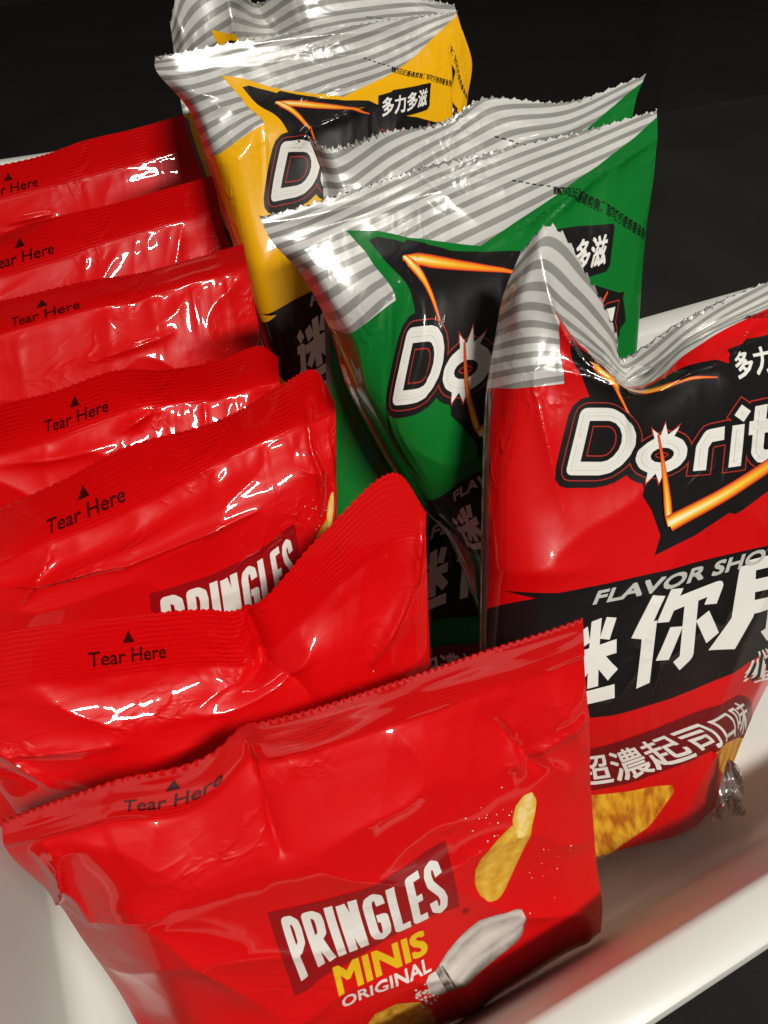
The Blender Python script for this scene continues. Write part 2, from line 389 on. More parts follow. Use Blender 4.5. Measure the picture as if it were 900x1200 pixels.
def build_bag(name, label, cat, group, b, art, body_mat, seal_mat, back_mat, umax=1.0):
    base = W((b.P[-1, NU//2]+b.back[-1, NU//2])/2); loc = np.array([base[0], base[1], max(base[2], 0)])
    root = bpy.data.objects.new(name, None); C.objects.link(root); root.location = loc; root.empty_display_size = .02
    root['label'] = label; root['category'] = cat; root['group'] = group
    Pw = W(b.P); Bw = W(b.back)
    def grid(j0, j1, A, nr, part, mat, flip=False):
        vs = A[j0:j1+1].reshape(-1, 3); w = NU+1; fs = []
        for j in range(j1-j0):
            for i in range(NU):
                a = j*w+i; q = (a, a+w, a+w+1, a+1); fs.append(q[::-1] if flip else q)
        uv = [(US[i], VS[j]) for j in range(j0, j1+1) for i in range(NU+1)]
        nn = nr[j0:j1+1].reshape(-1, 3) if nr is not None else None
        return link_mesh(part, vs, fs, [mat], [0]*len(fs), uv, nn, None, root, loc)
    # orientation so that face normals agree with the shading normals
    a, c, d = Pw[40, 40], Pw[41, 40], Pw[41, 41]
    fl = np.dot(np.cross(c-a, d-a), b.nrm[40, 40]) < 0
    grid(KS, NV, Pw, b.nrm, 'front_film', body_mat, fl)
    grid(0, KS, Pw, b.nrm, 'top_seal', seal_mat, fl)
    # back film, joined all round to the front one
    Bk = Bw.copy(); Bk[:, 0] = Pw[:, 0]; Bk[:, -1] = Pw[:, -1]; Bk[0] = Pw[0]-b.n*.0004; Bk[-1] = Pw[-1]
    grid(0, NV, Bk, None, 'back_film', back_mat, not fl)
    for part, items in art.items():
        part = part.split('#')[0]
        V, Fc, mats, mi, uvs, nn, ht = [], [], [], [], [], [], []
        for mat, layer, uv, fs, h in items:
            mt = M[mat] if isinstance(mat, str) else mat
            if mt not in mats: mats.append(mt)
            k = mats.index(mt); o = len(V)
            for (u, v) in uv:
                nr = bil(b.nrm, u, v); nr = nr/np.linalg.norm(nr)
                V.append(bil(Pw, u, v)+nr*(.00008*layer+.00004)); uvs.append((u, v)); nn.append(nr)
            ht += list(h)
            for f in fs:
                g = [o+i for i in f]
                c = np.cross(V[g[1]]-V[g[0]], V[g[2]]-V[g[0]])
                if c@nn[g[0]] < 0: g = g[::-1]
                Fc.append(g); mi.append(k)
        link_mesh(part, V, Fc, mats, mi, uvs, nn, ht, root, loc)
    return root

# ---------- red pouch shapes (front to back)
P = {}
P[0] = bag_geo((685, 728, 1.0), 4, 24, .8, [0, .2, .34, .365, .4, .6, .8, 1], [
    (0, [(2, 962), (130, 915), (262, 873), (283, 852), (305, 846), (440, 806), (560, 765), (683, 724)]),
    (.09, [(6, 992), (125, 962), (262, 925), (290, 897), (312, 894), (450, 852), (565, 812), (684, 768)]),
    (.25, [(58, 1045, -.06), (160, 1040), (275, 1005), (305, 990), (325, 985), (465, 935), (575, 895), (688, 850)]),
    (.5, [(95, 1098, -.09), (190, 1110), (300, 1090), (325, 1083), (345, 1075), (482, 1030), (592, 985), (694, 945)]),
    (.75, [(150, 1180, -.10), (240, 1195), (335, 1178), (360, 1170), (378, 1160), (502, 1120), (605, 1075), (700, 1020)]),
    (.93, [(190, 1262), (270, 1262), (355, 1243), (380, 1235), (398, 1225), (515, 1175), (612, 1130), (706, 1068)]),
    (1, [(205, 1300), (285, 1295), (365, 1270), (390, 1258), (405, 1248), (520, 1205), (615, 1150), (704, 1092)])],
    bulge=.06, back=.13, seed=1, crumple=.9, tilt=.015, creases=[
        ((283, 860), (330, 1000), .022, -.016), ((300, 880), (312, 950), .012, .014), ((585, 850), (630, 900), .03, -.018),
        ((600, 900), (683, 838), .014, .010), ((610, 905), (600, 850), .014, .012), ((45, 1000), (110, 1080), .03, .014),
        ((70, 1000), (60, 1060), .012, .014), ((180, 1090), (330, 1190), .05, .012), ((640, 800), (685, 880), .05, .012)])
P[1] = bag_geo((463, 553, .86), 4, 24, .8, [0, .12, .25, .42, .5, .54, .7, .88, 1], [
    (0, [(-70, 755), (10, 740), (125, 723), (240, 714), (272, 716), (292, 712), (372, 630), (463, 554), (500, 600)]),
    (.09, [(-68, 822), (12, 806), (128, 790), (245, 778), (287, 778), (312, 765), (385, 694), (455, 640), (499, 628)]),
    (.27, [(-55, 870), (20, 868), (135, 855), (238, 838), (285, 822), (318, 805), (393, 768), (458, 752), (503, 742)]),
    (.5, [(-10, 915), (60, 920), (160, 925), (250, 905), (300, 890), (330, 878), (405, 865), (465, 850), (506, 838)]),
    (.8, [(50, 1000), (110, 1010), (190, 1015), (280, 990), (325, 975), (350, 960), (420, 925), (475, 905), (515, 880)]),
    (1, [(80, 1060), (140, 1070), (220, 1075), (305, 1045), (345, 1030), (370, 1015), (435, 980), (485, 960), (520, 935)])],
    bulge=.05, back=.14, seed=2, creases=[
        ((289, 712), (312, 800), .016, -.03), ((300, 790), (370, 830), .03, -.012), ((436, 775), (486, 675), .014, .014), ((486, 675), (495, 615), .014, .012),
        ((0, 885), (130, 870), .03, .01), ((0, 880), (60, 920), .02, .01)])
def stack(i, anchor, top, seal, us, auto=((.3, 1.0), (.55, .98), (.8, .95), (1, .93)), mid=[], **k):
    P[i] = bag_geo(anchor, 4, 24, .8, us, [(0, top), (.09, seal)]+mid, auto=auto, seed=i+2, tilt=.035, **k)
stack(2, (392, 470, .95), [(-112, 640), (-20, 603), (77, 560), (135, 528), (243, 497), (330, 450), (366, 432), (392, 470)],
      [(-110, 700), (-20, 663), (80, 628), (150, 598), (250, 548), (335, 508), (368, 492), (393, 484)], [0, .12, .255, .34, .5, .75, .87, 1], auto=((.8, .95, .2), (1, .93, .42)),
      mid=[(.3, [(-112, 758), (-18, 720), (82, 682), (155, 652), (264, 604), (358, 566), (387, 552), (394, 538)]),
           (.6, [(-110, 858), (-10, 822), (95, 782), (170, 752), (280, 708), (372, 668), (391, 656), (397, 634)])],
      creases=[((0, 690), (150, 660), .014, .014), ((150, 660), (300, 600), .014, .010), ((360, 480), (375, 600), .02, .016), ((60, 640), (30, 700), .012, .012)])
stack(3, (325, 420, .98), [(-75, 500), (0, 474), (70, 456), (125, 436), (190, 433), (260, 420), (305, 405), (326, 418)],
      [(-73, 555), (0, 530), (72, 512), (128, 492), (192, 478), (262, 465), (305, 455), (328, 450)], [0, .12, .255, .34, .5, .75, .9, 1],
      creases=[((140, 505), (180, 480), .02, .015), ((0, 545), (130, 520), .02, .01)])
stack(4, (285, 292, 1.0), [(-105, 385), (-30, 360), (31, 345), (90, 331), (158, 320), (230, 301), (285, 285)],
      [(-103, 430), (-30, 404), (32, 386), (95, 368), (160, 352), (232, 332), (290, 316)], [0, .12, .255, .34, .5, .75, 1],
      creases=[((100, 425), (200, 390), .02, .014)])
stack(5, (255, 210, 1.0), [(-122, 302), (-50, 282), (6, 269), (62, 254), (120, 241), (190, 222), (250, 205)],
      [(-120, 362), (-50, 340), (8, 322), (64, 306), (122, 288), (192, 266), (258, 246)], [0, .12, .255, .34, .5, .75, 1],
      creases=[((-20, 285), (60, 252), .02, .014)])
stack(6, (215, 142, 1.0), [(-130, 218), (-60, 205), (-5, 194), (40, 184), (93, 166), (155, 151), (217, 133)],
      [(-128, 270), (-60, 254), (-4, 238), (46, 225), (98, 211), (172, 190), (250, 168)], [0, .12, .255, .34, .5, .75, 1],
      creases=[((10, 262), (60, 250), .015, .018)])

# ---------- striped crisp bags
UD = [0, .07, .2, .33, .42, .55, .75, 1]
D = {}
D['red'] = bag_geo((860, 945, 1.77), 6, 36, 1.4, UD, [
    (0, [(611, 293, .03), (641, 261, .05), (690, 322, .03), (722, 388, -.03), (728, 418, -.09), (800, 374, -.02), (890, 332, 0), (1010, 290, 0)]),
    (.09, [(590, 345, -.01), (618, 330, .06), (662, 365, .05), (705, 410, -.01), (740, 442, -.09), (810, 396, -.02), (895, 355, 0), (1018, 315, 0)]),
    (.2, [(580, 400, -.03), (607, 398, .03), (655, 408, .05), (703, 430, .03), (744, 452, -.03), (803, 409, -.01), (897, 372, .0), (1026, 335, 0)]),
    (.3, [(573, 448, -.03), (600, 448, .02), (652, 450, .04), (708, 450, .05), (750, 470, .03), (814, 445, .03), (908, 418, .03), (1036, 380, 0)]),
    (.47, [(568, 560), (592, 562, .03), (652, 560, .04), (716, 559, .04), (762, 556, .04), (830, 551, .04), (925, 535, .03), (1048, 505, 0)]),
    (.64, [(565, 694), (590, 690, .03), (652, 684, .05), (720, 674, .05), (768, 664, .05), (838, 648, .04), (926, 625, .02), (1030, 595, -.03)]),
    (.82, [(567, 838), (595, 840, .02), (656, 838, .04), (720, 832, .05), (768, 820, .05), (835, 797, .03), (902, 765, -.02), (945, 735, -.12)]),
    (.93, [(580, 930), (610, 935), (666, 935), (728, 925), (768, 910), (825, 885), (866, 860, -.04), (878, 840, -.12)]),
    (1, [(610, 1005, -.02), (640, 1008), (690, 1006), (740, 992), (774, 983), (800, 975), (824, 966, -.03), (838, 955, -.1)])],
    bulge=.07, back=.20, seed=11, crumple=.8, crinkle=1, teeth=.012, creases=[
        ((625, 290), (712, 445), .03, .02), ((680, 400), (715, 450), .02, .012), ((715, 452), (750, 462), .015, .016), ((750, 462), (830, 428), .015, .016),
        ((830, 428), (900, 385), .015, .012), ((580, 670), (690, 665), .05, .012), ((620, 420), (660, 600), .03, .008), ((870, 420), (885, 380), .04, -.012),
        ((745, 430), (735, 460), .02, -.015), ((790, 960), (850, 860), .05, .012)])
D['green'] = bag_geo((303, 252, .68), 2, 35, 1.4, [0, .07, .22, .4, .6, .8, 1], [
    (0, [(303, 252), (345, 242), (425, 216), (500, 193), (590, 172), (680, 152), (770, 127)]),
    (.09, [(318, 282, -.01), (352, 276), (432, 252), (505, 230), (597, 205), (685, 183), (769, 158)]),
    (.2, [(356, 325, -.05), (375, 321), (444, 302), (515, 280), (605, 255), (690, 228), (766, 205)]),
    (.3, [(384, 378, -.08), (403, 384, -.02), (463, 353, .03), (522, 338, .04), (612, 315, .03), (692, 295, .02), (757, 268)]),
    (.47, [(412, 462, -.12), (426, 470, -.04), (460, 478, .03), (526, 464, .05), (622, 440, .04), (690, 418, .02), (748, 385)]),
    (.64, [(478, 575, -.14), (489, 582, -.06), (510, 578, .0), (556, 549, .04), (630, 525, .04), (690, 505, .02), (742, 470)]),
    (.82, [(542, 640, -.14), (545, 643, -.1), (556, 648, -.05), (592, 650), (640, 632), (690, 612), (738, 580)]),
    (1, [(562, 720, -.1), (566, 725, -.08), (580, 730, -.04), (605, 735), (650, 715), (690, 700), (735, 670)])],
    bulge=.06, back=.16, seed=12, crumple=.8, crinkle=1, teeth=.012, creases=[
        ((560, 295), (700, 205), .022, .018), ((700, 205), (765, 165), .022, .014), ((700, 205), (640, 262), .02, .012), ((310, 262), (420, 240), .02, .008),
        ((480, 195), (560, 260), .03, .006), ((395, 360), (470, 540), .03, .01)])
D['green2'] = bag_geo((362, 160, .64), 2, 33, 1.4, [0, .1, .3, .5, .62, .8, 1], [
    (0, [(357, 154), (386, 171, .04), (452, 152, .02), (525, 137), (569, 112), (655, 118), (757, 86)]),
    (.09, [(378, 205), (402, 214, .04), (462, 192, .02), (532, 168), (585, 150), (662, 148), (745, 118)]),
    (.3, [(378, 310), (408, 318), (470, 305), (545, 285), (595, 270), (665, 250), (735, 225)]),
    (.47, [(382, 420), (412, 425), (480, 415), (550, 395), (600, 380), (665, 360), (735, 335)]),
    (.64, [(386, 630), (418, 622), (508, 600), (570, 560), (600, 500), (665, 480), (735, 450)]),
    (.82, [(390, 752), (422, 744), (512, 722), (575, 700), (605, 620), (665, 590), (735, 560)]),
    (1, [(410, 900), (436, 894), (515, 880), (575, 860), (615, 800), (665, 760), (735, 720)])],
    bulge=.05, back=.14, seed=13, crumple=.7, crinkle=1, teeth=.013, creases=[((400, 170), (470, 150), .03, .01), ((450, 150), (560, 130), .04, -.01), ((600, 165), (690, 140), .02, .014)])
D['yellow'] = bag_geo((182, 66, .63), 2, 33, 1.4, [0, .07, .22, .4, .6, .8, 1], [
    (0, [(182, 65), (212, 59), (278, 47), (350, 36), (420, 27), (482, 18), (536, 12)]),
    (.09, [(184, 84, -.02), (214, 86), (282, 76), (352, 68), (424, 62), (482, 50), (532, 34)]),
    (.2, [(222, 130, -.05), (236, 131), (295, 120), (365, 108), (430, 98), (488, 84), (528, 62)]),
    (.3, [(240, 178, -.07), (252, 176), (310, 146, .02), (372, 140, .03), (432, 130, .03), (488, 116, .02), (530, 94)]),
    (.47, [(262, 250, -.08), (278, 254), (318, 240, .02), (382, 226, .04), (437, 214, .03), (490, 198, .02), (530, 175)]),
    (.64, [(292, 340, -.06), (306, 366), (340, 346, .02), (398, 320, .03), (447, 304, .03), (490, 288), (528, 262)]),
    (.82, [(318, 430, -.04), (332, 448), (362, 452), (412, 430), (452, 410), (490, 390), (525, 362)]),
    (1, [(335, 520), (350, 530), (380, 530), (420, 510), (455, 490), (490, 470), (520, 440)])],
    bulge=.05, back=.14, seed=14, crumple=.8, crinkle=1, teeth=.0101, creases=[
        ((360, 118), (450, 84), .02, .014), ((345, 175), (365, 150), .02, .018), ((365, 150), (430, 125), .02, .016), ((218, 108), (262, 116), .02, .014), ((240, 135), (275, 120), .02, .012),
        ((300, 52), (460, 34), .02, .01)])
D['yellow2'] = bag_geo((200, 20, .62), 2, 30, 1.4, [0, .08, .25, .38, .5, .7, 1], [
    (0, [(199, 25), (208, -12, .03), (262, -30, .05), (300, 0, -.12), (352, -22), (440, -14), (532, 4)]),
    (.09, [(203, 58, -.03), (222, 36, .03), (270, 20, .05), (310, 32, -.13), (362, 20), (480, 14), (542, 36)]),
    (.2, [(208, 92), (228, 84), (280, 70), (328, 60, -.05), (378, 52), (495, 40), (553, 76)]),
    (.3, [(214, 130), (235, 124), (290, 112), (340, 104), (390, 96), (493, 82), (548, 112)]),
    (.47, [(232, 190), (250, 186), (305, 172), (352, 162), (400, 152), (492, 138), (545, 150)]),
    (.64, [(258, 260), (276, 255), (330, 240), (375, 226), (415, 215), (470, 200), (540, 190)]),
    (.82, [(290, 340), (305, 335), (350, 320), (392, 305), (430, 292), (478, 275), (535, 255)]),
    (1, [(310, 410), (325, 405), (370, 390), (408, 372), (440, 360), (480, 345), (530, 320)])],
    bulge=.04, back=.12, seed=15, crumple=.9, crinkle=1, teeth=.012, creases=[((205, 20), (215, 60), .03, .02), ((262, -20), (275, 60), .04, .03), ((300, 0), (345, 45), .04, -.03)])

# ---------- artwork of the red pouches
b1, b2 = P[0], P[1]
A1 = Art()
U1 = lambda *pts: [pix2uv(b1, *p) for p in pts]
U2 = lambda *pts: [pix2uv(b2, *p) for p in pts]
A1.poly('logo_panel', 'p_dark', 1, U1((314, 1070), (340, 1065), (380, 1056), (425, 1040), (470, 1018), (505, 996), (523, 987), (530, 1022), (538, 1061), (500, 1075), (455, 1098), (400, 1132), (345, 1166), (330, 1120)))
_q = quad_map(*U1((352, 1149), (328, 1076), (513, 1003), (527, 1063)), arc=.17, barc=.05)
for x0, ls in PRI:
    brush(A1, 'brand_lettering', 'white', 2, lambda x, y: _q((x+x0)/178., y/62.), ls, 9.)
A1.text('brand_lettering', 'ink', 1, '\u00ae', U1((542, 1072), (541, 1064), (549, 1061), (550, 1069)))
A1.text('variety_lettering', 'yellow', 1, 'MINIS', U1((396, 1164), (389, 1133), (497, 1089), (503, 1117)), bold=(.014, .04))
A1.text('variety_lettering', 'white', 1, 'ORIGINAL', U1((402, 1182), (399, 1167), (503, 1121), (505, 1136)), bold=(.004, .03))
def tone_strip(part, mat, layer, sa, sb, tones, n=14):
    """a printed picture as strips between two outlines, the ink's tone given across the strip"""
    def at(l, t):
        x = t*(len(l)-1); k = min(int(x), len(l)-2); r = x-k
        return (l[k][0]*(1-r)+l[k+1][0]*r, l[k][1]*(1-r)+l[k+1][1]*r)
    m = len(tones)-1
    for a in range(n):
        for c in range(m):
            p = []
            for t, q in ((a/n, c/m), (a/n, (c+1)/m), ((a+1)/n, (c+1)/m), ((a+1)/n, c/m)):
                A_, B_ = at(sa, t), at(sb, t); p.append((A_[0]*(1-q)+B_[0]*q, A_[1]*(1-q)+B_[1]*q))
            A1.poly(part, mat, layer, U1(*p), [tones[c], tones[c+1], tones[c+1], tones[c]])
tone_strip('printed_crisp', 'crisp_tone', 1, [(601, 966), (580, 984), (564, 1001), (556, 1018), (555, 1034), (560, 1046), (569, 1053)],
           [(625, 958), (618, 982), (608, 1006), (599, 1027), (591, 1043), (583, 1052), (573, 1054)], [.25, .5, .72, .6, .45, .7, .4])
tone_strip('printed_crisp', 'crisp_tone', 2, [(603, 978), (600, 962), (605, 945), (614, 933), (622, 929)], [(610, 980), (619, 972), (626, 955), (629, 938), (624, 929)], [.6, .85, 1, .9, .7])
A1.poly('printed_crisp#2', 'chip_d', 1, U1((430, 1205), (440, 1190), (465, 1178), (492, 1176), (505, 1184), (512, 1200), (500, 1215), (470, 1228), (440, 1222)))
tone_strip('printed_salt_shaker', 'glass_tone', 1, [(513, 1132), (526, 1114), (545, 1093), (562, 1078), (585, 1068), (604, 1063), (610, 1064)],
           [(530, 1161), (546, 1151), (566, 1137), (590, 1119), (606, 1106), (613, 1096), (615, 1074)], [.35, .7, .45, .62, .95, .8, .5, .7, .3, .15])
tone_strip('printed_salt_shaker', 'glass_tone', 2, [(509, 1136), (514, 1130)], [(524, 1163), (532, 1158)], [.1, 0, .5, 0, .3, .05], 3)
tone_strip('printed_salt_shaker', 'glass_tone', 2, [(497, 1147), (501, 1140), (509, 1136)], [(506, 1166), (516, 1167), (524, 1162)], [.7, .9, .6, .95, .5, .35], 4)
tone_strip('printed_salt_shaker', 'glass_tone', 2.5, [(516, 1132), (518, 1130)], [(533, 1157), (535, 1155)], [.05, 0, .2, 0, .1], 2)
rs = random.Random(3)
for k in range(40):
    x, y = 500+rs.gauss(0, 7), 1168+rs.gauss(0, 8); r_ = rs.uniform(.8, 2.6)
    A1.poly('printed_salt_shaker', 'white', 1, U1((x-r_, y), (x, y-r_), (x+r_, y+.3), (x+.2, y+r_)))
for k in range(34):
    x, y = rs.choice([(590, 955), (630, 1040), (575, 970), (640, 1000)]); x += rs.gauss(0, 14); y += rs.gauss(0, 16); r_ = rs.uniform(.4, 1.1)
    A1.poly('printed_salt_grains', 'white', 1, U1((x-r_, y), (x, y-r_), (x+r_, y), (x, y+r_)))
A1.poly('tear_mark', 'ink', 1, [(.281, .022), (.272, .041), (.290, .041)])
A1.text('tear_mark', 'ink', 1, 'Tear Here', [(.222, .073), (.222, .049), (.340, .049), (.340, .073)], bold=(.003, .015))
ART_P = compile_art(A1)

# ---------- artwork of the crisp bags
rb, gb, yb, g2 = D['red'], D['green'], D['yellow'], D['green2']
R_ = lambda *pts: [pix2uv(rb, *p) for p in pts]
G_ = lambda *pts: [pix2uv(gb, *p) for p in pts]
Y_ = lambda *pts: [pix2uv(yb, *p) for p in pts]
def dart(body):
    A = Art()
    top = [(0, .312), (.08, .313), (.222, .299), (.213, .25), (.196, .18), (.165, .112), (.24, .138), (.32, .177), (.43, .215), (.5, .238), (.59, .21), (.7, .18), (.83, .133), (.94, .076), (1, .03)]
    A.poly('colour_panel', body, 1, top+[(1, .68), (.5, .68), (.0, .68)])
    A.poly('black_band', 'black', 2, [(0, .668), (.03, .664), (.146, .656), (.067, .641), (.2, .652), (.33, .650), (.5, .647), (1, .653), (1, .80), (.8, .812), (.64, .818), (.45, .826), (.25, .824), (.1, .815), (0, .80)])
    A.poly('colour_panel', body, 1, [(0, .78), (0, 1), (1, 1), (1, .78)])
    # angular burst behind the logo
    A.poly('logo_burst', 'black', 2, [(.209, .152), (.23, .150), (.28, .172), (.3, .183), (.31, .178), (.43, .232), (.5, .25), (.6, .268), (.66, .30), (.69, .325), (.8, .35), (.92, .39), (.94, .44), (.80, .50), (.76, .525), (.74, .520), (.694, .535), (.60, .572), (.585, .566), (.5, .60), (.418, .622), (.432, .59), (.415, .54), (.395, .51), (.40, .495), (.385, .45), (.3, .35), (.245, .235)])
    # flame strokes, white-hot at the corner and red at the tips
    def stroke(p0, p1, w0, w1, h0=1., h1=.35):
        n = 8; rows_ = []
        dx_, dy_ = p1[0]-p0[0], p1[1]-p0[1]; l = math.hypot(dx_, dy_); nx_, ny_ = -dy_/l, dx_/l
        for k in range(n+1):
            t = k/n; x = p0[0]+dx_*t; y = p0[1]+dy_*t; w_ = (w0+(w1-w0)*t)*.78*min(1, .35+t*4 if w1 < .01 else 1); hh = h0+(h1-h0)*t
            rows_.append([((x+nx_*w_*q_, y+ny_*w_*q_), z_) for q_, z_ in ((1, .10), (.6, .25+.35*hh), (0, hh*1.12), (-.6, .25+.35*hh), (-1, .10))])
        for a_, b_ in zip(rows_, rows_[1:]):
            for m in range(4):
                A.poly('logo_flame#'+str(stroke.k), 'flame', stroke.lay, [a_[m][0], a_[m+1][0], b_[m+1][0], b_[m][0]], [a_[m][1], a_[m+1][1], b_[m+1][1], b_[m][1]])
    stroke.k = 1; stroke.lay = 4
    stroke((.285, .218), (.60, .310), .024, .002); stroke.lay = 4.3; stroke((.290, .215), (.385, .360), .022, .002)
    stroke.k = 2; stroke.lay = 9
    stroke((.449, .575), (.447, .39), .014, .003, 1, .15); stroke.lay = 9.3; stroke((.449, .570), (.72, .470), .020, .017, 1, .6); stroke.lay = 9.6; stroke((.72, .470), (.86, .375), .017, .003, .6, .2)
    fq = box_map(R_((660, 557), (681, 478), (1000, 440), (996, 520)), 348., 77.)
    for mat, lay, gr in (('black', 3, 15), ('redline', 5, 7.2), ('black', 6, 5.8), ('white', 7, 0), ('silver_l', 7.6, -5.5), ('white', 8.2, -5.95)):
        brush(A, 'logo_lettering', mat, lay, fq, DOR, 15.5, gr)
    A.poly('logo_lettering', 'black', 4.9, [fq(*p) for p in ((5, 4), (5, 73), (50, 73), (72, 50), (72, 27), (50, 4))])
    for mat, lay, g in (('redline', 5.5, 2.2), ('white', 7.3, 0)):
        A.poly('logo_lettering', mat, lay, [fq(*p) for p in ((100-g, 46), (95-g, 62+2*g), (107, 52), (111, 68+2*g), (116, 52), (129+g, 60+2*g), (122+g, 44))])
        A.poly('logo_lettering', mat, lay, [fq(*p) for p in ((98-g, 6), (99, -12-2*g), (108, 0), (115, -14-2*g), (119+g, 4))])
    # name plate
    A.poly('name_plate', 'black', 3, [(.64, .256), (.69, .252), (.70, .246), (.76, .251), (.865, .266), (.875, .270), (.868, .335), (.855, .342), (.65, .335), (.635, .328)])
    A.text('name_plate', 'white', 4, '多力多滋', [(.652, .326), (.654, .268), (.857, .280), (.850, .330)], bold=(.006, .022))
    # perforation line and its instruction
    g0, g1 = G_((600, 211), (756, 270)); tq = G_((646, 230), (647, 220), (756, 271), (753, 282))
    for k in range(24):
        t = k/24; x = g0[0]+(g1[0]-g0[0])*t; y = g0[1]+(g1[1]-g0[1])*t; e_ = (g1[1]-g0[1])*.022
        A.poly('cutting_line', 'black', 3, [(x, y), (x+.010, y+e_), (x+.010, y+e_+.0025), (x, y+.0025)])
    A.text('cutting_line', 'black', 3, '請沿此邊緣剪開，即可方便倒著食用', tq, bold=(.0005, .010))
    A.text('band_lettering', 'steel', 3, 'FLAVOR SHOTS', R_((694, 709), (701, 692), (928, 632), (922, 650)), bold=(.003, .05))
    for ls, qd in ((MI, ((644, 830), (656, 742), (730, 714), (728, 812))), (NI, ((734, 806), (744, 708), (846, 672), (838, 762))), (CUI, ((842, 760), (862, 664), (968, 632), (952, 724)))):
        brush(A, 'band_lettering', 'white', 3, box_map(R_(*qd), 94., 92.), ls, 15.)
    A.text('band_lettering', 'white', 3, '小', R_((868, 806), (876, 768), (908, 756), (902, 795)), bold=(.13, .13))
    A.text('band_lettering', 'black', 4, '小', R_((872, 802), (879, 772), (905, 761), (900, 791)), bold=(.03, .03))
    for mat, lay, bb in (('maroon', 3, (.012, .09)), ('white', 4, (.0022, .014))):
        dq = 0 if mat == 'white' else 4
        A.text('flavour_lettering', mat, lay, '超濃起司口味', R_((670-dq, 920+dq), (673-dq, 884-dq), (866+dq, 820-dq), (874+dq, 858+dq)), bold=bb)
    A.poly('flavour_lettering', 'maroon', 2.6, R_((667, 926), (669, 880), (720, 868), (770, 853), (820, 832), (866, 814), (876, 862), (830, 878), (780, 900), (725, 919)))
    A.poly('printed_tortilla_chip', 'tortilla', 2, R_((650, 930), (700, 930), (760, 920), (785, 918), (788, 926), (775, 945), (758, 968), (735, 985), (715, 1000), (690, 1004), (665, 985)))
    A.poly('printed_tortilla_chip#2', 'tortilla', 2, R_((829, 875), (850, 862), (868, 852), (866, 880), (855, 900), (848, 915), (842, 900)))
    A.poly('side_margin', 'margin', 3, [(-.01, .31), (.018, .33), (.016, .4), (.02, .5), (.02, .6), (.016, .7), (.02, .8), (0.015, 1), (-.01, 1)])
    return A
ART_R = compile_art(dart('d_red'))
def recolor(a, col): return {k: [((col if m == 'd_red' else m),)+tuple(rest) for m, *rest in v] for k, v in a.items()}
ART_G, ART_Y = recolor(ART_R, 'd_green'), recolor(ART_R, 'd_yellow')

pg = 'red crisp pouches standing one behind another'
PL = {0: 'large front red snack pouch showing its name, a falling crisp and a salt shaker',
      1: 'red snack pouch with its right top corner folded up, right behind the front pouch',
      2: 'red snack pouch, third from the front, only the top of its white lettering showing',
      3: 'low red snack pouch, fourth from the front, tear mark at left and a puckered seal',
      4: 'red snack pouch in the middle of the pile, third one from the back',
      5: 'red snack pouch with a bright creased top edge, second one from the back',
      6: 'rearmost red snack pouch, against the black cloth, beside the yellow bag'}
for i in range(7):
    build_bag('snack_pouch', PL[i], 'snack bag', pg, P[i], ART_P, M['p_red'], M['p_seal'], M['p_red'])
build_bag('chip_bag', 'red chip bag with striped corner folded up into a peak and a silver bottom edge', 'chip bag', 'striped chip bags in flavour colours', rb, ART_R, M['stripe'], M['stripe_seal'], M['stripe'])
build_bag('chip_bag', 'front green chip bag with striped top, its logo half hidden by the red peak', 'chip bag', 'striped chip bags in flavour colours', gb, ART_G, M['stripe'], M['stripe_seal'], M['foil'])
build_bag('chip_bag', 'green chip bag behind the other green one, only its serrated top edge showing clearly', 'chip bag', 'striped chip bags in flavour colours', g2, ART_G, M['stripe'], M['stripe_seal'], M['stripe'])
build_bag('chip_bag', 'front yellow chip bag with black and white logo and shiny creases', 'chip bag', 'striped chip bags in flavour colours', yb, ART_Y, M['stripe'], M['stripe_seal'], M['foil'])
build_bag('chip_bag', 'rearmost yellow chip bag with a rounded striped ear at the top of the photo', 'chip bag', 'striped chip bags in flavour colours', D['yellow2'], ART_Y, M['stripe'], M['stripe_seal'], M['stripe'])

# crumpled foil fin at the red chip bag's lower right corner
def foil_fin():
    root = [o for o in bpy.data.objects if o.name == 'chip_bag'][0]
    loc = np.array(root.location); n = rb.n; vs, fs, uv = [], [], []
    A_, B_ = 10, 26
    a0 = [(846, 955), (862, 920), (846, 905), (852, 880)]
    for k in range(B_+1):
        t = k/B_
        for m in range(A_+1):
            s = m/A_
            x0, y0 = 833+20*t, 960-72*t
            w = 36*(1-t)**.6+5
            x = x0+s*w; y = y0+s*(-6+10*t)+2.5*(k % 2)*(s > .9)+2.5*(m % 2)*(k == 0)
            r = ray(x, y); dd = 1.745-.17*t+.012*math.sin(s*11+t*9)+.02*noise.noise(Vector((s*4, t*9, 3)))
            vs.append(W(r*(dd/-r[2]))); uv.append((s, t))
    for k in range(B_):
        for m in range(A_):
            a = k*(A_+1)+m; fs.append((a, a+1, a+A_+2, a+A_+1))
    o = link_mesh('bottom_seal', vs, fs, [M['foil']], [0]*len(fs), uv, None, None, root, loc)
foil_fin()

